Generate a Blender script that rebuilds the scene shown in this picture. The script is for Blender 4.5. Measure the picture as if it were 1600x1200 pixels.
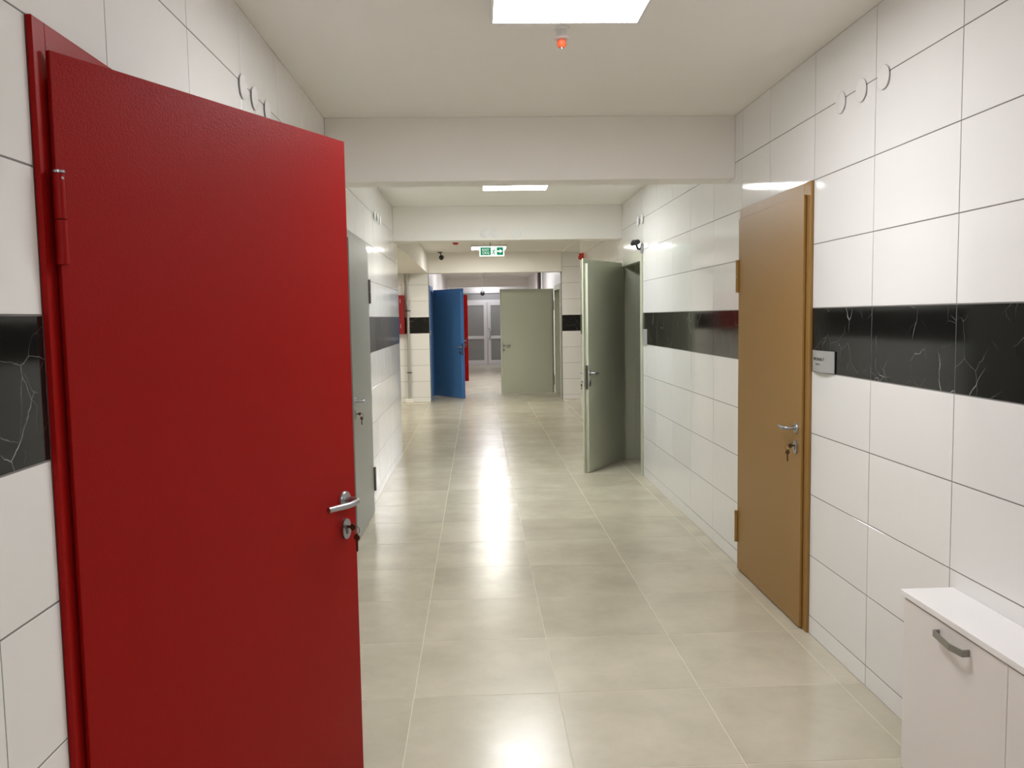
import bpy, bmesh, math, random
from mathutils import Vector, Matrix
random.seed(7)
for o in list(bpy.data.objects):
    bpy.data.objects.remove(o, do_unlink=True)
SC = bpy.context.scene
COL = SC.collection
PI = math.pi

# ------------------------------------------------------------------ camera
F_PX, YAW, PITCH, ROLL, EYE = 1306.27, 0.0407, 0.0802, -0.0161, 1.5715
fw = Vector((math.sin(YAW)*math.cos(PITCH), math.cos(YAW)*math.cos(PITCH), -math.sin(PITCH)))
rt = Vector((math.cos(YAW), -math.sin(YAW), 0)); up = rt.cross(fw)
r2 = math.cos(ROLL)*rt + math.sin(ROLL)*up
u2 = -math.sin(ROLL)*rt + math.cos(ROLL)*up
cam_d = bpy.data.cameras.new('camera'); cam = bpy.data.objects.new('camera', cam_d)
COL.objects.link(cam)
cam_d.sensor_width = 36; cam_d.lens = F_PX/1600*36; cam_d.clip_start = 0.02; cam_d.clip_end = 100
m = Matrix.Identity(4)
for i in range(3):
    m[i][0] = r2[i]; m[i][1] = u2[i]; m[i][2] = -fw[i]
m[2][3] = EYE
cam.matrix_world = m
SC.camera = cam

# ------------------------------------------------------------------ world / exposure
w = bpy.data.worlds.new('world'); SC.world = w; w.use_nodes = True
w.node_tree.nodes['Background'].inputs[0].default_value = (0.9, 0.95, 1.0, 1)
w.node_tree.nodes['Background'].inputs[1].default_value = 0.0
SC.view_settings.view_transform = 'Standard'
SC.view_settings.look = 'None'
SC.view_settings.gamma = 1
SC.view_settings.use_curve_mapping = False
SC.view_settings.exposure = 1.2
SC.cycles.max_bounces = 16
SC.cycles.diffuse_bounces = 10
# luminaire strengths (emission of the diffuser), colour
LAMP = dict(near=(15.2, (0.99, 0.985, 1.0)), mid=(20.0, (0.975, 1.0, 0.985)), far=(18.5, (1.0, 0.965, 0.89)),
            hall=(22.0, (0.96, 0.95, 1.0)), end_fill=(6.5, (0.97, 0.96, 1.0)), back=(23.0, (0.99, 0.975, 0.99)), side=(24.0, (1.0, 0.955, 0.83)))

# ------------------------------------------------------------------ dimensions (metres)
XR, XL = 1.60, -0.89            # corridor walls
CEIL = 2.775
ROW0 = 0.09                     # first joint above the floor, rows every 0.3
FRW, FRH = 1.075, 2.19          # door frame
LEFT_END, RIGHT_END, END_Y, FAR_Y = 9.65, 12.9, 15.70, 27.6
BEAM_Z = 2.40

# ------------------------------------------------------------------ materials
def new_mat(name):
    mt = bpy.data.materials.new(name); mt.use_nodes = True
    nt = mt.node_tree
    return mt, nt, nt.nodes['Principled BSDF']
def simple(name, col, rough=0.5, metal=0.0, bump=0.0, bscale=400, coat=0.0, var=0.0, vscale=3.0, spec=0.5):
    mt, nt, b = new_mat(name)
    b.inputs['Base Color'].default_value = (*col, 1)
    b.inputs['Roughness'].default_value = rough
    b.inputs['Metallic'].default_value = metal
    b.inputs['Coat Weight'].default_value = coat
    b.inputs['Specular IOR Level'].default_value = spec
    tc = nt.nodes.new('ShaderNodeTexCoord')
    if bump:
        n = nt.nodes.new('ShaderNodeTexNoise'); n.inputs['Scale'].default_value = bscale
        n.inputs['Detail'].default_value = 2
        nt.links.new(tc.outputs['Object'], n.inputs['Vector'])
        bp = nt.nodes.new('ShaderNodeBump'); bp.inputs['Strength'].default_value = bump
        bp.inputs['Distance'].default_value = 0.002
        nt.links.new(n.outputs[0], bp.inputs['Height']); nt.links.new(bp.outputs[0], b.inputs['Normal'])
    if var:
        n = nt.nodes.new('ShaderNodeTexNoise'); n.inputs['Scale'].default_value = vscale
        n.inputs['Detail'].default_value = 5
        nt.links.new(tc.outputs['Object'], n.inputs['Vector'])
        mx = nt.nodes.new('ShaderNodeMix'); mx.data_type = 'RGBA'
        mx.inputs[6].default_value = (*[c*(1-var) for c in col], 1)
        mx.inputs[7].default_value = (*[min(1, c*(1+var)) for c in col], 1)
        nt.links.new(n.outputs[0], mx.inputs[0]); nt.links.new(mx.outputs[2], b.inputs['Base Color'])
    return mt
def emit(name, col, strength):
    mt, nt, b = new_mat(name)
    b.inputs['Base Color'].default_value = (*col, 1)
    b.inputs['Emission Color'].default_value = (*col, 1)
    b.inputs['Emission Strength'].default_value = strength
    return mt
def wall_tile_mat():
    mt, nt, b = new_mat('white_glazed_tile')
    oi = nt.nodes.new('ShaderNodeObjectInfo')
    mx = nt.nodes.new('ShaderNodeMix'); mx.data_type = 'RGBA'
    mx.inputs[6].default_value = (0.81, 0.808, 0.80, 1); mx.inputs[7].default_value = (0.84, 0.838, 0.83, 1)
    nt.links.new(oi.outputs['Random'], mx.inputs[0]); nt.links.new(mx.outputs[2], b.inputs['Base Color'])
    b.inputs['Roughness'].default_value = 0.07
    tc = nt.nodes.new('ShaderNodeTexCoord')
    n = nt.nodes.new('ShaderNodeTexNoise'); n.inputs['Scale'].default_value = 5; n.inputs['Detail'].default_value = 1
    nt.links.new(tc.outputs['Object'], n.inputs['Vector'])
    bp = nt.nodes.new('ShaderNodeBump'); bp.inputs['Strength'].default_value = 0.05; bp.inputs['Distance'].default_value = 0.02
    nt.links.new(n.outputs[0], bp.inputs['Height']); nt.links.new(bp.outputs[0], b.inputs['Normal'])
    return mt
def marble_mat():
    mt, nt, b = new_mat('black_veined_marble')
    N = nt.nodes.new; L = nt.links.new
    tc = N('ShaderNodeTexCoord'); oi = N('ShaderNodeObjectInfo')
    sc = N('ShaderNodeVectorMath'); sc.operation = 'MULTIPLY'; sc.inputs[1].default_value = (1, 1, 1)
    off = N('ShaderNodeVectorMath'); off.operation = 'SCALE'; off.inputs[0].default_value = (17.3, 9.1, 23.7)
    L(oi.outputs['Random'], off.inputs['Scale'])
    ad = N('ShaderNodeVectorMath'); ad.operation = 'ADD'
    L(tc.outputs['Object'], ad.inputs[0]); L(off.outputs[0], ad.inputs[1])
    nz = N('ShaderNodeTexNoise'); nz.inputs['Scale'].default_value = 9; nz.inputs['Detail'].default_value = 5
    L(ad.outputs[0], nz.inputs['Vector'])
    ws = N('ShaderNodeVectorMath'); ws.operation = 'SCALE'; ws.inputs['Scale'].default_value = 0.055
    L(nz.outputs['Color'], ws.inputs[0])
    ad2 = N('ShaderNodeVectorMath'); ad2.operation = 'ADD'; L(ad.outputs[0], ad2.inputs[0]); L(ws.outputs[0], ad2.inputs[1])
    def vein(scale, width, mscale, lo, hi):
        v = N('ShaderNodeTexVoronoi'); v.feature = 'DISTANCE_TO_EDGE'; v.inputs['Scale'].default_value = scale
        L(ad2.outputs[0], v.inputs['Vector'])
        r = N('ShaderNodeMapRange'); r.inputs['From Min'].default_value = 0; r.inputs['From Max'].default_value = width
        r.inputs['To Min'].default_value = 1; r.inputs['To Max'].default_value = 0
        L(v.outputs['Distance'], r.inputs['Value'])
        k = N('ShaderNodeTexNoise'); k.inputs['Scale'].default_value = mscale; k.inputs['Detail'].default_value = 2
        L(ad.outputs[0], k.inputs['Vector'])
        r2_ = N('ShaderNodeMapRange'); r2_.inputs['From Min'].default_value = lo; r2_.inputs['From Max'].default_value = hi
        L(k.outputs[0], r2_.inputs['Value'])
        mu = N('ShaderNodeMath'); mu.operation = 'MULTIPLY'
        L(r.outputs[0], mu.inputs[0]); L(r2_.outputs[0], mu.inputs[1])
        return mu
    v1 = vein(4.6, 0.0075, 5.0, 0.50, 0.68); v2 = vein(8.0, 0.009, 7.0, 0.48, 0.75)
    h = N('ShaderNodeMath'); h.operation = 'MULTIPLY'; h.inputs[1].default_value = 0.45; L(v2.outputs[0], h.inputs[0])
    mxm = N('ShaderNodeMath'); mxm.operation = 'MAXIMUM'; L(v1.outputs[0], mxm.inputs[0]); L(h.outputs[0], mxm.inputs[1])
    mx = N('ShaderNodeMix'); mx.data_type = 'RGBA'
    mx.inputs[6].default_value = (0.010, 0.010, 0.009, 1); mx.inputs[7].default_value = (0.55, 0.54, 0.52, 1)
    L(mxm.outputs[0], mx.inputs[0]); L(mx.outputs[2], b.inputs['Base Color'])
    b.inputs['Roughness'].default_value = 0.08; b.inputs['Specular IOR Level'].default_value = 0.26
    return mt
def floor_tile_mat():
    mt, nt, b = new_mat('beige_porcelain_tile')
    N = nt.nodes.new; L = nt.links.new
    tc = N('ShaderNodeTexCoord'); oi = N('ShaderNodeObjectInfo')
    off = N('ShaderNodeVectorMath'); off.operation = 'SCALE'; off.inputs[0].default_value = (31.3, 19.1, 7)
    L(oi.outputs['Random'], off.inputs['Scale'])
    ad = N('ShaderNodeVectorMath'); ad.operation = 'ADD'
    L(tc.outputs['Object'], ad.inputs[0]); L(off.outputs[0], ad.inputs[1])
    n1 = N('ShaderNodeTexNoise'); n1.inputs['Scale'].default_value = 2.4; n1.inputs['Detail'].default_value = 5; n1.inputs['Roughness'].default_value = 0.62
    L(ad.outputs[0], n1.inputs['Vector'])
    r1 = N('ShaderNodeMapRange'); r1.inputs['From Min'].default_value = 0.3; r1.inputs['From Max'].default_value = 0.7
    L(n1.outputs[0], r1.inputs['Value'])
    mx = N('ShaderNodeMix'); mx.data_type = 'RGBA'
    mx.inputs[6].default_value = (0.445, 0.410, 0.318, 1); mx.inputs[7].default_value = (0.565, 0.525, 0.417, 1)
    tv = N('ShaderNodeMath'); tv.operation = 'MULTIPLY_ADD'; tv.inputs[1].default_value = 0.5; tv.use_clamp = True
    tw = N('ShaderNodeMath'); tw.operation = 'SUBTRACT'; tw.inputs[1].default_value = 0.5
    L(oi.outputs['Random'], tw.inputs[0]); L(tw.outputs[0], tv.inputs[0]); L(r1.outputs[0], tv.inputs[2])
    L(tv.outputs[0], mx.inputs[0]); L(mx.outputs[2], b.inputs['Base Color'])
    n2 = N('ShaderNodeTexNoise'); n2.inputs['Scale'].default_value = 9; n2.inputs['Detail'].default_value = 8; n2.inputs['Distortion'].default_value = 1.2
    L(ad.outputs[0], n2.inputs['Vector'])
    r = N('ShaderNodeMapRange'); r.inputs['From Min'].default_value = 0.3; r.inputs['From Max'].default_value = 0.7
    r.inputs['To Min'].default_value = 0.205; r.inputs['To Max'].default_value = 0.268
    L(n2.outputs[0], r.inputs['Value']); L(r.outputs[0], b.inputs['Roughness'])
    bp = N('ShaderNodeBump'); bp.inputs['Strength'].default_value = 0.06; bp.inputs['Distance'].default_value = 0.006
    L(n2.outputs[0], bp.inputs['Height']); L(bp.outputs[0], b.inputs['Normal'])
    return mt

M = {}
M['tile'] = wall_tile_mat(); M['marble'] = marble_mat(); M['floor'] = floor_tile_mat()
M['grout'] = simple('grey_grout', (0.21, 0.20, 0.195), 0.9)
M['fgrout'] = simple('cream_grout', (0.64, 0.60, 0.49), 0.8)
M['plaster'] = simple('white_ceiling_paint', (0.88, 0.86, 0.825), 0.75, bump=0.04, bscale=120, var=0.02, vscale=1.2)
M['hallpaint'] = simple('white_wall_paint', (0.76, 0.75, 0.74), 0.35)
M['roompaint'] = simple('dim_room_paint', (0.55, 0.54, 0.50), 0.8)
M['red'] = simple('red_door_paint', (0.30, 0.0055, 0.0045), 0.40, bump=0.3, bscale=260, spec=0.14)
M['ochre'] = simple('ochre_door_paint', (0.30, 0.165, 0.044), 0.38, bump=0.22, bscale=260, spec=0.3)
M['greydoor'] = simple('grey_door_paint', (0.25, 0.26, 0.245), 0.34, bump=0.12, bscale=260)
M['sage'] = simple('sage_door_paint', (0.50, 0.515, 0.41), 0.4, bump=0.12, bscale=260)
M['blue'] = simple('blue_door_paint', (0.075, 0.21, 0.49), 0.42, bump=0.12, bscale=260)
M['steel'] = simple('brushed_steel', (0.42, 0.43, 0.45), 0.32, 1.0)
M['darksteel'] = simple('dark_steel', (0.16, 0.15, 0.14), 0.4, 0.9)
M['zinc'] = simple('galvanised_pipe', (0.46, 0.46, 0.44), 0.45, 0.15)
M['brass'] = simple('tarnished_key_metal', (0.14, 0.075, 0.04), 0.4, 0.8)
M['white'] = simple('white_plastic', (0.80, 0.80, 0.79), 0.35)
M['laminate'] = simple('white_laminate', (0.78, 0.745, 0.72), 0.35, var=0.01)
M['worktop'] = simple('white_stone_worktop', (0.86, 0.85, 0.85), 0.18, var=0.02, vscale=2)
M['black'] = simple('black_plastic', (0.012, 0.012, 0.013), 0.35)
M['greyplastic'] = simple('grey_plastic', (0.35, 0.35, 0.36), 0.4)
M['redplastic'] = simple('red_plastic', (0.55, 0.03, 0.015), 0.35)
M['cap'] = simple('orange_red_cap', (0.75, 0.10, 0.03), 0.4)
M['cabred'] = simple('red_cabinet_paint', (0.27, 0.010, 0.012), 0.3)
M['alu'] = simple('silver_aluminium', (0.55, 0.56, 0.56), 0.38, 0.6)
M['alulight'] = simple('light_aluminium_profile', (0.66, 0.66, 0.67), 0.4, 0.3)
M['handlegrey'] = simple('satin_nickel', (0.26, 0.255, 0.23), 0.35, 0.5)
M['ink'] = simple('dark_print', (0.02, 0.02, 0.02), 0.6)
M['ink2'] = simple('grey_print', (0.16, 0.15, 0.15), 0.6)
M['frost'] = simple('frosted_grey_glass', (0.25, 0.255, 0.25), 0.3)
M['exitgreen'] = emit('lit_green_panel', (0.004, 0.26, 0.13), 0.28)
M['exitwhite'] = emit('lit_white_panel', (0.85, 0.95, 0.92), 0.40)
M['conduit'] = simple('dark_conduit', (0.04, 0.02, 0.025), 0.5)

# ------------------------------------------------------------------ mesh helpers
def tag(o, label=None, cat=None, group=None, kind=None):
    if label: o['label'] = label
    if cat: o['category'] = cat
    if group: o['group'] = group
    if kind: o['kind'] = kind
    return o
def link(name, me, mat, parent=None, loc=None, smooth=False):
    o = bpy.data.objects.new(name, me); COL.objects.link(o)
    if mat and not me.materials: me.materials.append(mat)
    if parent: o.parent = parent
    if loc: o.location = loc
    return o
def fin(name, bm, mat, parent=None, loc=None, smooth=None):
    bmesh.ops.recalc_face_normals(bm, faces=bm.faces)
    me = bpy.data.meshes.new(name); bm.to_mesh(me); bm.free()
    if smooth is not None:
        for p in me.polygons: p.use_smooth = True
        me.set_sharp_from_angle(angle=math.radians(smooth))
    return link(name, me, mat, parent, loc)
def empty(name, loc=(0, 0, 0), rz=0.0):
    e = bpy.data.objects.new(name, None); COL.objects.link(e)
    e.location = loc; e.rotation_euler = (0, 0, rz); e.empty_display_size = 0.1
    return e
def abox(bm, x0, x1, y0, y1, z0, z1, bev=0.0):
    x0, x1 = min(x0, x1), max(x0, x1); y0, y1 = min(y0, y1), max(y0, y1)
    vs = [bm.verts.new(p) for p in ((x0,y0,z0),(x1,y0,z0),(x1,y1,z0),(x0,y1,z0),(x0,y0,z1),(x1,y0,z1),(x1,y1,z1),(x0,y1,z1))]
    fs = [bm.faces.new([vs[i] for i in f]) for f in ((3,2,1,0),(4,5,6,7),(0,1,5,4),(1,2,6,5),(2,3,7,6),(3,0,4,7))]
    if bev:
        es = set(e for f in fs for e in f.edges)
        bmesh.ops.bevel(bm, geom=list(es), offset=bev, segments=1, affect='EDGES', profile=0.5)
def box(name, dims, mat, parent=None, bev=0.0, loc=None):
    bm = bmesh.new(); abox(bm, *dims, bev=bev); return fin(name, bm, mat, parent, loc)
def acyl(bm, p0, p1, r0, r1=None, n=16, cap=True):
    p0, p1 = Vector(p0), Vector(p1); r1 = r0 if r1 is None else r1
    d = (p1-p0).normalized()
    a = d.orthogonal().normalized(); b = d.cross(a)
    A = [bm.verts.new(p0 + r0*(math.cos(2*PI*i/n)*a + math.sin(2*PI*i/n)*b)) for i in range(n)]
    B = [bm.verts.new(p1 + r1*(math.cos(2*PI*i/n)*a + math.sin(2*PI*i/n)*b)) for i in range(n)]
    for i in range(n): bm.faces.new((A[i], A[(i+1)%n], B[(i+1)%n], B[i]))
    if cap: bm.faces.new(A[::-1]); bm.faces.new(B)
def lathe(bm, prof, n=20, axis='z', o=(0, 0, 0)):
    """prof: (radius, height) pairs, closed to the axis at both ends"""
    rings = []
    def P(r, h, a):
        c, s = r*math.cos(a), r*math.sin(a)
        v = {'z': (c, s, h), 'y': (c, h, s), 'x': (h, c, s)}[axis]
        return (v[0]+o[0], v[1]+o[1], v[2]+o[2])
    for r, h in prof:
        if r < 1e-6: rings.append([bm.verts.new(P(0, h, 0))])
        else: rings.append([bm.verts.new(P(r, h, 2*PI*i/n)) for i in range(n)])
    for A, B in zip(rings, rings[1:]):
        if len(A) == 1 and len(B) == 1: continue
        for i in range(n):
            j = (i+1) % n
            if len(A) == 1: bm.faces.new((A[0], B[i], B[j]))
            elif len(B) == 1: bm.faces.new((A[i], A[j], B[0]))
            else: bm.faces.new((A[i], A[j], B[j], B[i]))
def tube(bm, pts, r, n=10, ends=True):
    pts = [Vector(p) for p in pts]; rings = []
    t0 = (pts[1]-pts[0]).normalized(); a = t0.orthogonal().normalized()
    for i, p in enumerate(pts):
        t = ((pts[min(i+1, len(pts)-1)] - pts[max(i-1, 0)])).normalized()
        a = (a - t*a.dot(t)).normalized(); b = t.cross(a)
        rings.append([bm.verts.new(p + r*(math.cos(2*PI*k/n)*a + math.sin(2*PI*k/n)*b)) for k in range(n)])
    for A, B in zip(rings, rings[1:]):
        for k in range(n): bm.faces.new((A[k], A[(k+1)%n], B[(k+1)%n], B[k]))
    if ends: bm.faces.new(rings[0][::-1]); bm.faces.new(rings[-1])
def arc_path(pts, rad, seg=5):
    """polyline with rounded corners"""
    pts = [Vector(p) for p in pts]; out = [pts[0]]
    for a, p, b in zip(pts, pts[1:], pts[2:]):
        u = (a-p); v = (b-p); d = min(rad, u.length*.49, v.length*.49)
        q0 = p+u.normalized()*d; q1 = p+v.normalized()*d
        for i in range(seg+1):
            t = i/seg; out.append(q0*(1-t)**2 + p*2*t*(1-t) + q1*t*t)
    out.append(pts[-1]); return out
def extrude_poly(bm, poly, h0, h1, axes='xz'):
    """poly in 2D; extruded along the third axis"""
    def P(u, v, h):
        return {'xz': (u, h, v), 'xy': (u, v, h), 'yz': (h, u, v)}[axes]
    A = [bm.verts.new(P(u, v, h0)) for u, v in poly]; B = [bm.verts.new(P(u, v, h1)) for u, v in poly]
    n = len(poly)
    for i in range(n): bm.faces.new((A[i], A[(i+1)%n], B[(i+1)%n], B[i]))
    bm.faces.new(A[::-1]); bm.faces.new(B)
def text_obj(name, body, size, mat, parent, matrix, extrude=0.0003, sx=1.0):
    cu = bpy.data.curves.new(name, 'FONT'); cu.body = body; cu.size = size; cu.extrude = extrude
    cu.align_x = 'CENTER'; cu.align_y = 'CENTER'; cu.resolution_u = 3
    t = bpy.data.objects.new(name, cu); COL.objects.link(t)
    bpy.context.view_layer.update()
    me = bpy.data.meshes.new_from_object(t.evaluated_get(bpy.context.evaluated_depsgraph_get()))
    bpy.data.objects.remove(t, do_unlink=True)
    me.transform(Matrix.Diagonal((sx, 1, 1, 1))); me.transform(matrix)
    me.name = name; me.materials.clear()
    return link(name, me, mat, parent)

# ------------------------------------------------------------------ tiles
_tile_cache = {}
def tile_mesh(w_, h_, t, ch, mat):
    """front faces +z, centred on x/y; back at z=-t"""
    key = (round(w_, 3), round(h_, 3), t, mat.name)
    if key in _tile_cache: return _tile_cache[key]
    bm = bmesh.new()
    def ring(dx, z): return [bm.verts.new((sx*(w_/2-dx), sy*(h_/2-dx), z)) for sx, sy in ((-1,-1),(1,-1),(1,1),(-1,1))]
    a, b, c = ring(0, -t), ring(0, -ch), ring(ch, 0)
    for A, B in ((a, b), (b, c)):
        for i in range(4): bm.faces.new((A[i], A[(i+1)%4], B[(i+1)%4], B[i]))
    bm.faces.new(c)
    me = bpy.data.meshes.new('tile'); bm.to_mesh(me); bm.free(); me.materials.append(mat)
    _tile_cache[key] = me
    return me
def place_tile(parent, name, c, w_, h_, normal, mat, t=0.006, gap=0.0042, wob=0.0009, ch=0.0006):
    me = tile_mesh(w_-gap, h_-gap, t, ch, mat)
    o = bpy.data.objects.new(name, me); COL.objects.link(o); o.parent = parent
    n = Vector(normal)
    if abs(n.z) > .5: X, Y = Vector((1, 0, 0)), Vector((0, 1, 0))
    else: Y = Vector((0, 0, 1)); X = Y.cross(n)
    R = Matrix((X, Y, n)).transposed().to_4x4()
    e = Matrix.Rotation(random.uniform(-wob, wob), 4, 'X') @ Matrix.Rotation(random.uniform(-wob, wob), 4, 'Y')
    o.matrix_local = Matrix.Translation(c) @ R @ e
    return o
def rows(top=CEIL):
    z = [0.0, ROW0]
    while z[-1]+.3 < top-0.02: z.append(z[-1]+.3)
    z.append(top); return z
def tile_wall(parent, make_c, normal, joints, holes, top=CEIL):
    """joints: sorted positions along the wall; holes: (u0,u1,ztop)"""
    zs = rows(top)
    for k in range(len(zs)-1):
        z0, z1 = zs[k], zs[k+1]
        js = sorted(set(joints))
        for u0, u1 in zip(js, js[1:]):
            segs = [(u0, u1)]
            for h0, h1, ht in holes:
                if z0 >= ht-0.01: continue
                nx = []
                for a, b in segs:
                    if b <= h0+1e-4 or a >= h1-1e-4: nx.append((a, b)); continue
                    if a < h0-0.012: nx.append((a, h0))
                    if b > h1+0.012: nx.append((h1, b))
                segs = nx
            for a, b in segs:
                if b-a < 0.012: continue
                mar = abs(z0-(ROW0+1.2)) < .01
                place_tile(parent, 'marble_tile' if mar else 'tile', make_c((a+b)/2, (z0+z1)/2), b-a, z1-z0, normal, M['marble' if mar else 'tile'])

def wall_x(name, x, out, y0, y1, holes, top, mat, thick=0.2, label=None):
    """wall along Y with its face at x; out=+1/-1 direction of the corridor; solid pieces around the holes"""
    bm = bmesh.new()
    b = x - out*thick
    ys = y0
    for h0, h1, ht in sorted(holes):
        h0 += 0.02; h1 -= 0.02; ht -= 0.02
        abox(bm, x, b, ys, h0, 0, top); abox(bm, x, b, h0, h1, ht, top); ys = h1
    abox(bm, x, b, ys, y1, 0, top)
    return tag(fin(name, bm, mat), label, 'wall', kind='structure')

def arange(a, b, s=0.6):
    r = []
    while a < b+1e-6: r.append(a); a += s
    return r

# ------------------------------------------------------------------ setting: shell
OCHRE = (3.937, 5.012); GREEN = (8.012, 9.087); RED = (1.76, 2.86); GREY = (5.738, 6.813)
BLUE = (15.95, 17.025); BIG = (15.93, 17.11); RED2 = (20.33, 21.405)
hR = [(*OCHRE, FRH), (*GREEN, FRH)]; hL = [(*RED, FRH), (*GREY, FRH)]
TH = 0.0012
wr = wall_x('wall_right', XR+TH, -1, -4.0, RIGHT_END, hR, CEIL, M['grout'], label='long right corridor wall of white glazed tiles with black marble band')
wl = wall_x('wall_left', XL-TH, 1, -4.0, LEFT_END, hL, CEIL, M['grout'], label='long left corridor wall of white glazed tiles with black marble band')
jr = [2.737-.6*i for i in range(5, 0, -1)] + [2.737, 3.337, 3.937, 4.537, 5.012] + [5.012+.6*i for i in range(1, 6)] + [9.087+.6*i for i in range(0, 7)] + [RIGHT_END]
tile_wall(wr, lambda u, z: Vector((XR, u, z)), (-1, 0, 0), jr, hR)
jl = [2.138-.6*i for i in range(4, 0, -1)] + [2.138, 2.738] + [3.338+.6*i for i in range(0, 4)] + [5.738, 6.338, 6.813] + [6.813+.6*i for i in range(1, 5)] + [LEFT_END]
tile_wall(wl, lambda u, z: Vector((XL, u, z)), (1, 0, 0), jl, hL)

# end wall pieces at END_Y, each side of the opening into the far hall
def wall_y(name, x0, x1, y, thick, top, mat, label):
    bm = bmesh.new(); abox(bm, x0, x1, y, y+thick, 0, top)
    return tag(fin(name, bm, mat), label, 'wall', kind='structure')
we = wall_y('wall_end_left', -4.2, XL, END_Y+TH, 0.2, CEIL, M['grout'], 'tiled cross wall with red hose cabinet and steel standpipe')
tile_wall(we, lambda u, z: Vector((u, END_Y, z)), (0, -1, 0), [XL-1.8, XL-1.2, XL-.6, XL], [])
we2 = wall_y('wall_end_right', XR, 4.2, END_Y+TH, 0.2, CEIL, M['grout'], 'tiled cross wall right of the far hall opening')
tile_wall(we2, lambda u, z: Vector((u, END_Y, z)), (0, -1, 0), [XR, XR+.6, XR+1.2], [])
# far hall walls (behind the tiled cross walls)
hBL = [(*BLUE, FRH), (*RED2, FRH)]; hBR = [(*BIG, FRH)]
wall_x('wall_hall_left', XL, 1, END_Y+0.2+TH, FAR_Y, hBL, CEIL, M['hallpaint'], label='white painted far hall wall with blue door')
wall_x('wall_hall_right', XR, -1, END_Y+0.2+TH, FAR_Y, hBR, CEIL, M['hallpaint'], label='white painted far hall wall with sage door')
# cross corridor side walls and enclosure
def slab(name, d, mat, label, cat, kind='structure'):
    return tag(box(name, d, mat), label, cat, kind=kind)
slab('wall_cross_left', (-4.4, -4.2, LEFT_END-0.2, END_Y+.3, 0, CEIL), M['hallpaint'], 'white wall closing the left cross corridor', 'wall')
slab('wall_cross_left_near', (-4.2, XL-0.21, LEFT_END-0.2, LEFT_END, 0, CEIL), M['hallpaint'], 'white near wall of the left cross corridor', 'wall')
slab('wall_cross_right', (4.2, 4.4, RIGHT_END-0.2, END_Y+.3, 0, CEIL), M['hallpaint'], 'white wall closing the right cross corridor', 'wall')
slab('wall_cross_right_near', (XR+0.21, 4.2, RIGHT_END-0.2, RIGHT_END, 0, CEIL), M['hallpaint'], 'white near wall of the right cross corridor', 'wall')
slab('wall_back', (XL-.3, XR+.3, -4.2, -4.0, 0, CEIL), M['hallpaint'], 'white wall behind the viewer at the corridor start', 'wall')
slab('wall_hall_end', (XL-.3, XR+.3, FAR_Y+0.02, FAR_Y+0.2, 0, CEIL), M['hallpaint'], 'white end wall around the aluminium double door', 'wall')
# rooms behind the open doors
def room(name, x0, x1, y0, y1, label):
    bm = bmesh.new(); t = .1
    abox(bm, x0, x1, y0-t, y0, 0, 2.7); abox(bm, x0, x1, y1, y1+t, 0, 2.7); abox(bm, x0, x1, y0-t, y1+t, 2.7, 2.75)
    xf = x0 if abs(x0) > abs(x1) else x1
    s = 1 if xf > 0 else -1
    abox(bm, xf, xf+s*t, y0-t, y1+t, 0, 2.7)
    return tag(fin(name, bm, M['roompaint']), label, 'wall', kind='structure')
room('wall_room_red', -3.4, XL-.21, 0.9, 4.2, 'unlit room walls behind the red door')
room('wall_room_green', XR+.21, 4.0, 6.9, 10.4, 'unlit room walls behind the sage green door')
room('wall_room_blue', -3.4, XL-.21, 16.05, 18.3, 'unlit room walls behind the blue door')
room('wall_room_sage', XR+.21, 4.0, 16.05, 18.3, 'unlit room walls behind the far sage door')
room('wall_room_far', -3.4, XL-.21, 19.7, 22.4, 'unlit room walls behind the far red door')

# floor: slab of grout and 60 cm tiles
fl = slab('floor', (-4.4, 4.4, -4.2, FAR_Y+.3, -0.12, -0.0010), M['fgrout'], 'floor of large beige porcelain tiles', 'floor')
XG, YG = -0.291, 5.7726
cols = [XL] + [XG+.6*i for i in range(0, 4)] + [XR]
ys = [YG+.6*j for j in range(-10, 17)]
def ftile(x0, x1, y0, y1):
    if x1-x0 < .02: return
    place_tile(fl, 'tile', Vector(((x0+x1)/2, (y0+y1)/2, 0.0)), x1-x0, y1-y0, (0, 0, 1), M['floor'], t=0.006, gap=0.0038, wob=0.0005, ch=0.0006)
for y0, y1 in zip(ys, ys[1:]):
    for x0, x1 in zip(cols, cols[1:]): ftile(x0, x1, y0, y1)
for y0, y1 in zip(ys, ys[1:]):
    if y0 > 9.0 and y1 < END_Y+.1:
        for i in range(1, 4):
            if y0 > LEFT_END-.5: ftile(XL-.6*i, XL-.6*(i-1), max(y0, LEFT_END), y1)
        for i in range(0, 2):
            if y0 > RIGHT_END-.5: ftile(XR+.6*i, XR+.6*(i+1), max(y0, RIGHT_END), y1)
# floor beyond the tiles that can be told apart
def sheet(name, x0, x1, y0, y1):
    return box(name, (x0, x1, y0, y1, -0.006, 0.0), M['floor'], fl)
sheet('tile_field', XL, XR, ys[-1], FAR_Y)
sheet('tile_field', XL, XR, -4.0, ys[0])
sheet('tile_field', -4.2, XL-1.8, LEFT_END, END_Y)
sheet('tile_field', XR+1.2, 4.2, RIGHT_END, END_Y)
sheet('tile_field', XR, 4.2, 6.8, 10.5)
sheet('tile_field', -3.5, XL, 0.8, 4.3)
sheet('tile_field', -3.5, XL, 15.9, 22.5)
sheet('tile_field', XR, 4.2, 15.9, 18.4)

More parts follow.
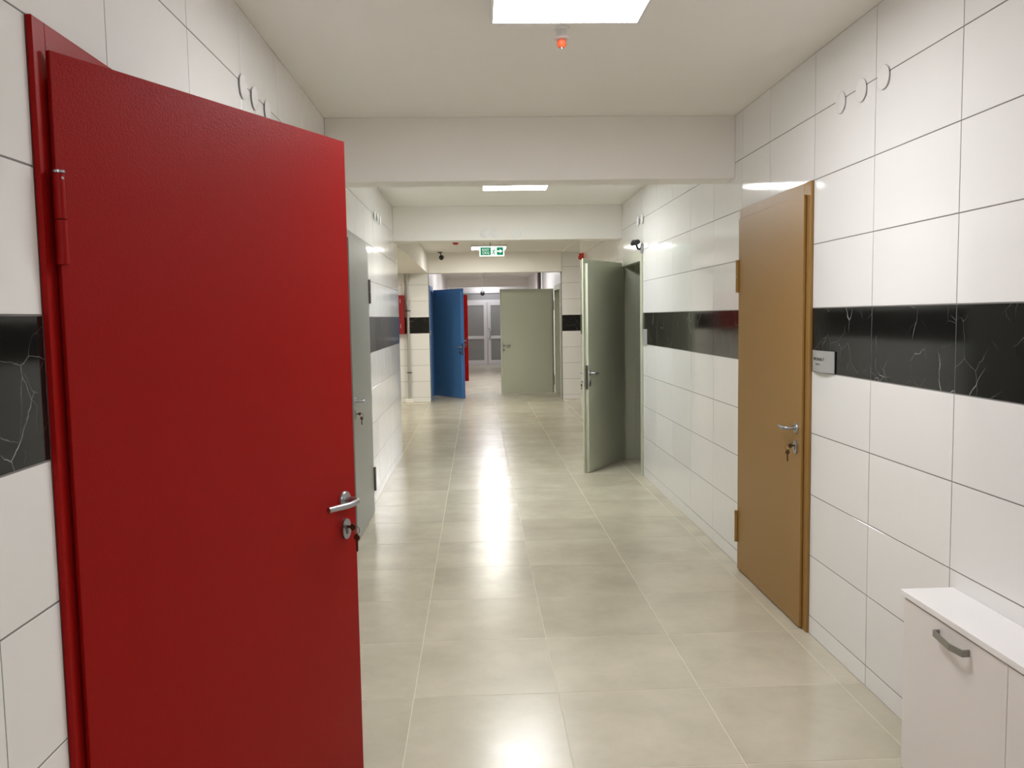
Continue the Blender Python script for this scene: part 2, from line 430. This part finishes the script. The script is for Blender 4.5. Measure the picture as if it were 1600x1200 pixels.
# ceiling and beams
slab('ceiling', (-4.4, 4.4, -4.2, FAR_Y+.3, CEIL, CEIL+.15), M['plaster'], 'white painted ceiling of the corridor', 'ceiling')
def beam(x0, x1, y0, y1, z0, label):
    return tag(box('ceiling_beam', (x0, x1, y0, y1, z0, CEIL), M['plaster'], bev=0.004), label, 'beam', kind='structure')
b1 = beam(XL, XR, 5.15, 5.36, BEAM_Z-.005, 'white downstand beam across the ceiling beyond the ochre door')
b2 = beam(XL, XR, 9.18, 9.42, BEAM_Z+.005, 'white downstand beam above the open sage green door')
beam(XL, XR, END_Y-.02, END_Y+.25, BEAM_Z, 'white lintel beam over the opening to the far hall')
beam(XL-.9, XL, LEFT_END, END_Y-.021, BEAM_Z, 'white beam over the left cross corridor opening')
beam(XR, XR+.7, RIGHT_END, END_Y-.021, BEAM_Z+.36, 'shallow white beam over the right cross corridor opening')
beam(XL, XR, 26.2, 26.5, 2.52, 'white downstand beam near the aluminium double door')

# ------------------------------------------------------------------ luminaires
def panel(key, x, y, label, w_=0.6):
    st, col = LAMP[key]
    e = empty('ceiling_light', (x, y, CEIL)); tag(e, label, 'ceiling light', 'square led panels on the ceiling')
    bm = bmesh.new(); h = w_/2; d = 0.038
    for a in ((-h, -h+.012, -h, h), (h-.012, h, -h, h), (-h+.012, h-.012, -h, -h+.012), (-h+.012, h-.012, h-.012, h)):
        abox(bm, *a, -d, 0)
    abox(bm, -h+.012, h-.012, -h+.012, h-.012, -0.008, -0.001)
    fin('frame', bm, M['white'], e)
    box('diffuser', (-h+.0125, h-.0125, -h+.0125, h-.0125, -d+.002, -0.009), emit('led_diffuser_'+key, col, st), e)
    return e
panel('near', 0.375, 3.14, 'square lit panel light beside the red capped sprinkler')
panel('mid', 0.370, 7.55, 'square lit panel light between the two ceiling beams')
panel('far', 0.225, 14.35, 'square lit panel light behind the green exit sign')
panel('back', 0.375, -1.25, 'square lit panel light at the corridor start')
panel('hall', 0.36, 18.3, 'added unseen panel light in the far hall beyond the lintel')  # both hall panels are added out of view for hall light and wall reflections
panel('hall', 0.36, 21.2, 'added unseen panel light before the aluminium double door')
panel('end_fill', 0.36, 27.0, 'added fill panel hidden by the beam before the aluminium double door')  # fill panel added behind the beam to brighten the end of the hall
panel('side', -2.6, 12.6, 'square lit panel light in the left cross corridor')

# ------------------------------------------------------------------ doors
def lever(leaf, hx, s, y, out, z, mat, name='lever_handle'):
    """rosette + lever on the face at y, out = +1/-1 along the leaf normal; lever points to the hinge"""
    bm = bmesh.new()
    lathe(bm, [(0, 0), (0.0265, 0), (0.0265, 0.006), (0.024, 0.009), (0, 0.009)], 24, 'y', (0, 0, 0))
    for v in bm.verts: v.co.y = y + out*v.co.y; v.co.x += hx; v.co.z += z
    ros = fin('rosette', bm, mat, leaf, smooth=40)
    pts = arc_path([(hx, y+out*.006, z), (hx, y+out*.060, z+.001), (hx-s*.055, y+out*.060, z-.003), (hx-s*.092, y+out*.046, z-.004), (hx-s*.134, y+out*.038, z-.004)], 0.024, 6)
    bm = bmesh.new(); tube(bm, pts, 0.0095, 12)
    return fin(name, bm, mat, leaf, smooth=50)
def escutcheon(leaf, hx, y, out, z, mat):
    bm = bmesh.new(); n = 24; poly = []
    for i in range(n):
        a = 2*PI*i/n; poly.append((hx+.021*math.cos(a), z + .009*(1 if math.sin(a) >= 0 else -1)*(abs(math.sin(a)) > .02) + .024*math.sin(a)))
    extrude_poly(bm, poly, y, y+out*.008)
    fin('lock_plate', bm, mat, leaf, smooth=40)
    bm = bmesh.new()
    poly = [(hx+.008*math.cos(a), z+.004+.008*math.sin(a)) for a in [PI*(-.2)+i*PI*1.4/10 for i in range(11)]] + [(hx-.004, z-.016), (hx+.004, z-.016)]
    extrude_poly(bm, poly, y+out*.0075, y+out*.0095)
    fin('lock_cylinder', bm, M['darksteel'], leaf)
def key(leaf, hx, s, y, out, z):
    bm = bmesh.new()
    lathe(bm, [(0, 0), (0.011, 0), (0.011, 0.0022), (0, 0.0022)], 14, 'x', (hx-.0011, y+out*.030, z))
    abox(bm, hx-.0011, hx+.0011, y+out*.008, y+out*.022, z-.004, z+.004)
    # ring
    n = 18; R = .013; c = Vector((hx, y+out*.042, z-.008))
    pts = [c+Vector((0, R*math.cos(2*PI*i/n)*out, R*math.sin(2*PI*i/n))) for i in range(n+1)]
    tube(bm, pts, .0012, 6, ends=False)
    # spare key hanging from the ring
    cz = z-.032; cy = y+out*.044
    lathe(bm, [(0, 0), (0.011, 0), (0.011, 0.0022), (0, 0.0022)], 14, 'x', (hx-.0011, cy, cz))
    extrude_poly(bm, [(cy-.0035, cz-.009), (cy+.0035, cz-.009), (cy+.0035, cz-.043), (cy, cz-.047), (cy-.0035, cz-.043)], hx-.0011, hx+.0011, 'yz')
    return fin('key', bm, M['brass'], leaf)
def hinge(root, x, y, z, s, mat, painted, ln=0.19):
    bm = bmesh.new(); r = .0115
    acyl(bm, (x, y, z-ln/2), (x, y, z-.004), r, n=14); acyl(bm, (x, y, z-.002), (x, y, z+ln/2-.004), r, n=14)
    abox(bm, x, x+s*.004, y-.02, y, z-ln/2, z+ln/2)
    h = fin('hinge', bm, mat, root, smooth=40)
    bm = bmesh.new(); acyl(bm, (x, y, z+ln/2-.003), (x, y, z+ln/2+.002), r*1.12, n=14)
    acyl(bm, (x, y+r*.6, z+ln/2-.014), (x, y+r*1.1, z+ln/2-.014), .003, n=8)
    fin('hinge_pin', bm, M['steel'] if painted else mat, h, smooth=40)
def door(n, wall, span, hinge_far, mat, label, angle=0.0, keyed=True, hwmat=None, hingemat=None, back_handle=True, closer=False, lz=2.13):
    W = span[1]-span[0]
    if wall == 'R':
        root = empty('door_%d' % n, (XR, span[0], 0), PI/2); s = -1 if hinge_far else 1
    else:
        root = empty('door_%d' % n, (XL, span[1], 0), -PI/2); s = 1 if hinge_far else -1
    tag(root, label, 'door', kind='structure')
    hwmat = hwmat or M['steel']; hingemat = hingemat or mat
    P = 0.013; Q = 0.028; D = -0.19
    hx = 0.0 if s > 0 else W
    X = lambda d: hx + s*d          # distance from the hinge-side outer edge
    bm = bmesh.new()
    b = .0015
    abox(bm, X(0), X(.05), 0, P, 0, FRH, b); abox(bm, X(W-.085), X(W), 0, P, 0, FRH, b)
    abox(bm, X(.05), X(W-.085), 0, P, 2.09, FRH, b)
    # lining through the wall
    abox(bm, X(.024), X(.05), D, 0, 0, 2.16); abox(bm, X(W-.05), X(W-.024), D, 0, 0, 2.16)
    abox(bm, X(W-.085), X(W-.05), -.045, 0, 0, 2.16)
    abox(bm, X(.05), X(W-.05), D, 0, 2.135, 2.16)
    abox(bm, X(.05), X(W-.085), -.045, 0, 2.09, 2.135)
    abox(bm, X(.05), X(.065), D, -.11, 0, 2.135); abox(bm, X(W-.065), X(W-.05), D, -.11, 0, 2.135)
    fin('door_frame', bm, mat, root)
    # leaf, hinged on the knuckle axis
    LW = W-.03-.05
    bm = bmesh.new()
    o = -.006                       # outer face lies just behind the knuckle axis
    abox(bm, 0, s*LW, o-.012, o, 0.008, lz, .0015)
    abox(bm, s*.036, s*(LW-.036), o-.046, o-.012, 0.008, 2.083, .0015)
    leaf = fin('door_leaf', bm, mat, root)
    px, py = X(.030), Q+.006
    leaf.location = (px, py, 0); leaf.rotation_euler = (0, 0, s*angle)
    kx = s*(LW-.062)
    lever(leaf, kx, s, o, 1, 1.0, hwmat); escutcheon(leaf, kx, o, 1, 0.905, hwmat)
    if back_handle:
        lever(leaf, kx, s, o-.046, -1, 1.0, hwmat); escutcheon(leaf, kx, o-.046, -1, 0.905, hwmat)
    if keyed: key(leaf, kx, s, o, keyed if isinstance(keyed, int) and keyed < 0 else 1, 0.912) if keyed is True else key(leaf, kx, s, o-.046, -1, 0.912)
    # lock faceplate on the free edge
    box('faceplate', (s*(LW-.0365), s*(LW-.0345), o-.042, o-.016, 0.84, 1.08), M['darksteel'], leaf)
    for z in (0.27, 1.79): hinge(leaf, 0, 0, z, s, hingemat, mat is M['red'])
    return root, leaf
RAD = math.radians
door(1, 'L', RED, False, M['red'], 'large bright red steel door standing ajar near the viewer', RAD(26.5), keyed=True)
door(2, 'R', OCHRE, True, M['ochre'], 'closed ochre brown steel door beside the white cabinet', 0, keyed=True)
door(3, 'L', GREY, True, M['greydoor'], 'closed grey steel door on the left wall past the red door', 0, keyed=True, hingemat=M['darksteel'])
door(4, 'R', GREEN, True, M['sage'], 'sage green steel door opened into the corridor under a black camera', RAD(32.5), keyed=True)
door(5, 'L', BLUE, True, M['blue'], 'open blue steel door at the start of the far hall', RAD(38), keyed=True)
door(6, 'R', BIG, True, M['sage'], 'wide sage door standing square across the far hall', RAD(84), keyed=False, hingemat=M['darksteel'])
door(7, 'L', RED2, True, M['red'], 'dark red door half hidden behind the open blue door', RAD(40), keyed=False)

# aluminium double door closing the far hall
root = empty('door_8', (0.34, FAR_Y, 0)); tag(root, 'aluminium double door with frosted grey panes at the hall end', 'door', kind='structure')
bm = bmesh.new()
for x0, x1 in ((-1.23, -1.16), (-.96, -.90), (.90, .96), (1.19, 1.26)): abox(bm, x0, x1, -.05, 0.02, 0, 2.42)
for z0, z1 in ((2.08, 2.14), (2.36, 2.42)): abox(bm, -1.16, 1.19, -.05, .02, z0, z1)
fin('door_frame', bm, M['alulight'], root)
box('transom_pane', (-.9, .9, -.02, -.005, 2.14, 2.36), M['frost'], root)
box('side_pane', (-1.16, -.96, -.02, -.005, 0, 2.36), M['frost'], root); box('side_pane', (.96, 1.19, -.02, -.005, 0, 2.36), M['frost'], root)
for s in (-1, 1):
    bm = bmesh.new()
    for x0, x1 in ((.006, .115), (.79, .898)): abox(bm, s*x0, s*x1, -.06, -.01, .025, 2.075, .003)
    for z0, z1 in ((.025, .16), (.86, .96), (1.96, 2.075)): abox(bm, s*.115, s*.79, -.06, -.01, z0, z1, .003)
    lf = fin('door_leaf', bm, M['alulight'], root)
    box('pane', (s*.115, s*.79, -.04, -.03, .16, .86), M['frost'], lf); box('pane', (s*.115, s*.79, -.04, -.03, .96, 1.96), M['frost'], lf)
    if s > 0:
        bm = bmesh.new(); tube(bm, arc_path([(.05, -.06, 1.22), (.05, -.12, 1.22), (.10, -.13, 1.12), (.10, -.13, .92), (.05, -.12, .84), (.05, -.06, .84)], .03), .014, 10)
        fin('pull_handle', bm, M['steel'], lf, smooth=50)
box('daylight_strip', (-1.23, 1.26, -.07, .02, 0, .02), M['alulight'], root)  # pale metal strip stands in for the daylight gap under the leaves

# ------------------------------------------------------------------ cabinet bench on the right wall
CX, CT = 1.424, 0.632
def cabinet(y0, y1, label, handle):
    e = empty('cabinet', (XR-.006, y0, 0)); tag(e, label, 'cabinet', 'low white cabinets along the right wall')
    d0 = CX+.018-XR+.006; L = y1-y0
    bm = bmesh.new(); abox(bm, d0, 0, .001, L-.001, 0.0, CT-.022); fin('body', bm, M['laminate'], e)
    dr = box('cabinet_door', (d0-.018, d0-.001, .0015, L-.0015, .012, CT-.028), M['laminate'], e, bev=.0008)
    # angular bow handle: a flat strip bent in three facets, on two posts
    yc = L/2+handle; h = .083; fx = d0-.018; z0, z1 = .556, .577; k0 = yc-.028
    prof = [(yc+h, fx), (yc+h, fx-.020), (k0, fx-.034), (yc-h, fx-.024), (yc-h, fx)]
    inner = [(yc-h+.005, fx), (yc-h+.005, fx-.0205), (k0, fx-.0305), (yc+h-.005, fx-.0165), (yc+h-.005, fx)]
    bm = bmesh.new()
    ring = prof+inner
    for a, b2_, c, d in ((0, 1, 8, 9), (1, 2, 7, 8), (2, 3, 6, 7), (3, 4, 5, 6)):
        q = [ring[a], ring[b2_], ring[c], ring[d]]
        extrude_poly(bm, [(x, y) for y, x in q], z0, z1, 'xy')
    fin('handle', bm, M['handlegrey'], dr)
    return e
cabinet(2.145, 2.700, 'low white cabinet nearest the ochre door with grey bow handle', -0.02)
cabinet(1.590, 2.145, 'low white cabinet next to the one nearest the ochre door', -0.02)
cabinet(1.035, 1.590, 'low white cabinet farthest from the ochre door', -0.02)
tag(box('worktop', (1.418, XR-.001, 1.02, 2.712, CT-.0215, CT), M['worktop'], bev=.002), 'long white stone worktop over the low cabinets', 'worktop')

# ------------------------------------------------------------------ room signs
def sign(y_near, wdt, z0, z1, wall, label, l1, l2, texts=True, mat=None):
    """slightly bowed aluminium plate; y_near is the edge towards the viewer"""
    if wall == 'R': e = empty('room_sign', (XR, y_near, z0), PI/2); fl_ = -1
    else: e = empty('room_sign', (XL, y_near+wdt, z0), -PI/2); fl_ = 1
    tag(e, label, 'sign', None)
    H = z1-z0; n = 10
    bm = bmesh.new()
    f = []
    for i in range(n+1):
        t = i/n; f.append((t*wdt, .006+.016*math.sin(PI*t)))
    g = [(x, y-.0025) for x, y in f][::-1]
    extrude_poly(bm, f+g, 0, H, 'xy')
    abox(bm, wdt*.2, wdt*.8, 0, .012, H*.2, H*.8)
    fin('plate', bm, mat or M['alu'], e)
    bm = bmesh.new(); abox(bm, 0, wdt, 0, .005, .0, H); fin('backing', bm, M['black'], e)
    if texts:
        # local x runs away from the viewer on the right wall, so text reads mirrored along x
        for body, sz, zz, mm in ((l1, H*.20, H*.60, M['ink']), (l2, H*.13, H*.36, M['ink2'])):
            R = Matrix.Rotation(PI, 4, 'Z') @ Matrix.Rotation(PI/2, 4, 'X') if wall == 'R' else Matrix.Rotation(PI, 4, 'Z') @ Matrix.Rotation(PI/2, 4, 'X')
            t = text_obj('lettering', body, sz, mm, e, Matrix.Translation((wdt*.60, 0, zz)) @ R, 0.0004, 1.15)
            for v in t.data.vertices:
                tt = min(1, max(0, v.co.x/wdt)); v.co.y = v.co.y + .006+.016*math.sin(PI*tt) + .0006
    return e
sign(3.672, .245, 1.293, 1.392, 'R', 'silver room sign on black marble band beside ochre door', 'KEM ODASI 7', 'ROOM 7')
sign(7.80, .19, 1.293, 1.435, 'R', 'silver room sign on black marble band beside sage green door', 'ODA 8', 'ROOM 8', texts=False)

sign(15.755, .14, 1.25, 1.34, 'L', 'small silver sign on the corner beside the blue door', '', '', texts=False)

# ------------------------------------------------------------------ round blanking caps
def cap(pos, normal, label, group, r=.047, tilt=0.0, off=.010):
    bm = bmesh.new()
    lathe(bm, [(0, 0), (.018, 0), (.018, off), (r-.002, off), (r, off+.0015), (r-.001, off+.004), (r*.6, off+.0065), (0, off+.0075)], 28, 'z')
    o = fin('cover_cap', bm, M['white'], smooth=35)
    n = Vector(normal)
    o.rotation_euler = (n.to_track_quat('Z', 'Y') @ Matrix.Rotation(tilt, 3, 'X').to_quaternion()).to_euler()
    o.location = pos
    return tag(o, label, 'cap', group)
def caps(items, normal, fmt, group, **k):
    for which, pos in items: cap(pos, normal, fmt % which, group, **k)
caps([('first', (XL, 3.345, 2.472)), ('second', (XL, 3.515, 2.472)), ('third', (XL, 3.725, 2.472))], (1, 0, 0), '%s round white cap counting from the red door, high on left wall', 'caps past the red door', off=.006)
caps([('nearest to', (XR, 3.65, 2.475)), ('second from', (XR, 3.455, 2.475)), ('third from', (XR, 3.265, 2.475))], (-1, 0, 0), 'round white cap %s the ochre door, high on right wall', 'caps by the ochre door', off=.004)
caps([('first', (XL, 7.5, 2.48)), ('second', (XL, 7.72, 2.48)), ('third', (XL, 7.9, 2.48))], (1, 0, 0), '%s round white cap counting from the grey door, high on left wall', 'caps past the grey door', off=.010)
caps([('directly above', (XR, 8.0, 2.48)), ('just beyond', (XR, 8.2, 2.48))], (-1, 0, 0), 'round white cap %s the black bullet camera on right wall', 'caps above the black camera')
caps([('third from', (0.10, 9.18, 2.475)), ('second from', (0.22, 9.18, 2.475)), ('nearest to', (0.45, 9.18, 2.475))], (0, -1, 0), 'round white cap on ceiling beam face, %s the right wall', 'caps on the ceiling beam', off=.001)

# ------------------------------------------------------------------ ceiling devices
e = empty('sprinkler', (0.378, 3.60, CEIL)); tag(e, 'white ceiling sprinkler with orange red cap beside the panel light', 'sprinkler')
bm = bmesh.new(); lathe(bm, [(0, 0), (.036, 0), (.036, -.005), (.022, -.010), (.022, -.034), (.033, -.037), (.034, -.043), (.022, -.047), (0, -.047)], 20); fin('body', bm, M['white'], e, smooth=35)
bm = bmesh.new(); lathe(bm, [(0, -.047), (.010, -.047), (.011, -.052), (.019, -.054), (.020, -.070), (.013, -.080), (0, -.080)], 14); fin('protective_cap', bm, M['cap'], e, smooth=35)
bm = bmesh.new(); lathe(bm, [(0, -.080), (.006, -.080), (.006, -.086), (0, -.086)], 10); fin('deflector', bm, M['steel'], e)

e = empty('smoke_detector', (-0.315, 13.5, CEIL)); tag(e, 'small ceiling detector with a red cover before the dome camera', 'detector')
bm = bmesh.new(); lathe(bm, [(0, 0), (.055, 0), (.055, -.010), (0, -.010)], 20); fin('base', bm, M['white'], e, smooth=35)
bm = bmesh.new(); lathe(bm, [(0, -.010), (.048, -.010), (.046, -.030), (.03, -.042), (0, -.042)], 20); fin('cover', bm, M['redplastic'], e, smooth=35)

def bullet(e, d, base_r=.045, down=.07):
    """ceiling mounted turret camera: base disc, arm, ball"""
    bm = bmesh.new(); lathe(bm, [(0, 0), (base_r, 0), (base_r, -.016), (0, -.016)], 18); fin('base', bm, M['black'], e, smooth=35)
    bm = bmesh.new(); tube(bm, [(0, 0, -.014), (d*.2, 0, -.04), (d*.4, 0, -down)], .010, 8); fin('arm', bm, M['black'], e, smooth=40)
    bm = bmesh.new(); bmesh.ops.create_uvsphere(bm, u_segments=16, v_segments=10, radius=.046, matrix=Matrix.Translation((d*.4, -.01, -down-.03)))
    acyl(bm, (d*.4, -.04, -down-.04), (d*.4, -.07, -down-.06), .028, n=14); fin('camera_head', bm, M['black'], e, smooth=40)
e = empty('security_camera', (-0.65, 15.50, CEIL)); tag(e, 'black ceiling camera near the cross wall with hose cabinet', 'camera'); bullet(e, .06)
e = empty('security_camera', (0.165, 22.5, CEIL)); tag(e, 'camera hung on a thin pole before the aluminium double door', 'camera')
bm = bmesh.new(); acyl(bm, (0, 0, 0), (0, 0, -.52), .008, n=8); fin('pole', bm, M['greyplastic'], e)
bm = bmesh.new(); lathe(bm, [(0, -.5), (.055, -.5), (.05, -.54), (0, -.54)], 16); fin('base', bm, M['greyplastic'], e, smooth=35)
bm = bmesh.new(); bmesh.ops.create_uvsphere(bm, u_segments=16, v_segments=10, radius=.06, matrix=Matrix.Translation((0, 0, -.57))); fin('dome', bm, M['black'], e, smooth=60)

# wall camera above the sage door
e = empty('security_camera', (XR, 8.03, 2.20), PI/2); tag(e, 'black bullet camera on the right wall over the open sage green door', 'camera')
bm = bmesh.new(); lathe(bm, [(0, 0), (.05, 0), (.05, .012), (.03, .022), (0, .022)], 18, 'y'); fin('base', bm, M['greyplastic'], e, smooth=35)
bm = bmesh.new(); tube(bm, arc_path([(0, .015, 0), (0, .045, .0), (.0, .055, .025), (0.0, .06, .055)], .015), .012, 10); fin('arm', bm, M['black'], e, smooth=40)
bm = bmesh.new(); acyl(bm, (-.045, .056, .060), (.065, .085, .055), .021, n=16); acyl(bm, (-.055, .055, .062), (.045, .080, .068), .023, .022, n=16)
fin('camera_head', bm, M['black'], e, smooth=40)
bm = bmesh.new(); acyl(bm, (.065, .085, .055), (.068, .0858, .055), .017, n=16); fin('lens', bm, M['greyplastic'], e)

# red sounder on the right wall
e = empty('alarm_sounder', (XR, 12.5, 2.45), PI/2); tag(e, 'round red alarm sounder high on the right wall', 'alarm')
bm = bmesh.new(); lathe(bm, [(0, 0), (.055, 0), (.055, .02), (0, .02)], 20, 'y'); fin('base', bm, M['redplastic'], e, smooth=35)
bm = bmesh.new(); lathe(bm, [(0, .02), (.05, .02), (.05, .05), (.035, .075), (0, .08)], 20, 'y'); fin('horn', bm, M['redplastic'], e, smooth=35)

# exit sign
EY = 12.2
e = empty('exit_sign', (0.236, EY, 2.448)); tag(e, 'lit green and white exit sign hanging from the ceiling', 'sign')
W2, H2 = .182, .145
box('housing', (-W2, W2, 0, .028, 0, H2), M['exitwhite'], e, bev=.006)
def sx(a): return -W2+2*W2*a
box('green_panel', (sx(.055), sx(.455), -.002, .0005, .018, H2-.018), M['exitgreen'], e)
box('green_panel', (sx(.70), sx(.945), -.002, .0005, .018, H2-.018), M['exitgreen'], e)
RX = Matrix.Rotation(PI/2, 4, 'X')
text_obj('lettering', 'EXIT', .050, M['exitwhite'], e, Matrix.Translation((sx(.255), -.0026, H2*.62)) @ RX, .0004, .98)
text_obj('lettering', '\u00c7IKI\u015e', .045, M['exitwhite'], e, Matrix.Translation((sx(.255), -.0026, H2*.33)) @ RX, .0004, .9)
bm = bmesh.new()
c = sx(.82); z = H2*.5
extrude_poly(bm, [(c-.040, z-.010), (c-.002, z-.010), (c-.002, z-.030), (c+.038, z), (c-.002, z+.030), (c-.002, z+.010), (c-.040, z+.010)], -.003, -.002)
fin('arrow', bm, M['exitwhite'], e)
# running figure pictogram (green on white)
bm = bmesh.new(); c = sx(.575); k = .00095
def limb(pts, r): tube(bm, [(c+x*k, -.0012, zz*k+.02) for x, zz in pts], r, 6)
limb([(4, 72), (-4, 42)], .007); limb([(-4, 42), (12, 26), (10, 4)], .0055); limb([(-4, 42), (-14, 22), (-32, 16)], .0055)
limb([(4, 70), (20, 60), (30, 72)], .004); limb([(4, 70), (-14, 66), (-22, 50)], .004)
bmesh.ops.create_uvsphere(bm, u_segments=10, v_segments=6, radius=.008, matrix=Matrix.Translation((c+10*k, -.0012, 86*k+.02)))
for v in bm.verts: v.co.y = -.0012 + (v.co.y+.0012)*.12
fin('running_figure', bm, M['exitgreen'], e)
for a in (.17, .83):
    bm = bmesh.new(); acyl(bm, (sx(a), .014, H2-.001), (sx(a), .014, H2+.035), .012, .004, n=8); acyl(bm, (sx(a), .014, H2+.03), (sx(a), .014, CEIL-2.448), .0022, n=6)
    fin('hanger', bm, M['white'], e)
bm = bmesh.new(); acyl(bm, (sx(.44), .014, H2-.001), (sx(.44), .014, CEIL-2.448), .004, n=8); fin('cable', bm, M['conduit'], e)

# ------------------------------------------------------------------ hose cabinet and pipes on the cross wall
e = empty('fire_hose_cabinet', (-1.68, END_Y, 1.285)); tag(e, 'red fire hose cabinet mounted on the tiled cross wall', 'cabinet')
box('body', (-.34, .345, -.20, 0, 0, .715), M['cabred'], e, bev=.004)
dd = box('cabinet_door', (-.335, .34, -.222, -.2005, .006, .709), M['cabred'], e, bev=.003)
for z in (.11, .57):
    bm = bmesh.new(); abox(bm, .275, .285, -.226, -.2225, z, z+.075, .001); fin('hinge', bm, M['alu'], dd)
e = empty('standpipe', (-1.278, END_Y-.05, 0)); tag(e, 'grey steel standpipe running from floor to beam beside the hose cabinet', 'pipe')
bm = bmesh.new(); acyl(bm, (0, 0, 0.05), (0, 0, BEAM_Z), .027, n=16); fin('pipe', bm, M['zinc'], e, smooth=40)
bm = bmesh.new(); abox(bm, -.085, .065, -.06, .045, 0, .075, .004); fin('base_block', bm, M['plaster'], e)
bm = bmesh.new(); lathe(bm, [(0, 1.80), (.037, 1.80), (.04, 1.83), (.04, 1.90), (.037, 1.93), (0, 1.93)], 16); acyl(bm, (0, 0, 1.865), (-.04, -.02, 1.865), .024, n=12); fin('coupling', bm, M['zinc'], e, smooth=40)
bm = bmesh.new(); lathe(bm, [(0, 2.24), (.036, 2.24), (.04, 2.26), (.04, 2.34), (.036, 2.36), (0, 2.36)], 16); fin('coupling', bm, M['zinc'], e, smooth=40)
for z in (.55, 1.70):
    bm = bmesh.new(); lathe(bm, [(0, z), (.034, z), (.034, z+.025), (0, z+.025)], 14); abox(bm, -.045, .045, .0, .048, z+.004, z+.021); fin('pipe_clamp', bm, M['darksteel'], e)
tag(box('conduit', (-1.362, -1.335, END_Y-.032, END_Y-.005, 2.0005, BEAM_Z), M['white'], bev=.004), 'white conduit dropping from the beam to the red hose cabinet', 'conduit')

# dark riser pipes on the far hall's right wall
for x, r, mt, lb in ((1.47, .042, M['conduit'], 'dark riser pipe on the far hall wall behind the sage door'), (1.56, .02, M['zinc'], 'thin grey riser pipe beside the dark riser pipe')):
    bm = bmesh.new(); acyl(bm, (x, 19.6, 0), (x, 19.6, CEIL), r, n=14)
    tag(fin('riser_pipe', bm, mt, smooth=40), lb, 'pipe')
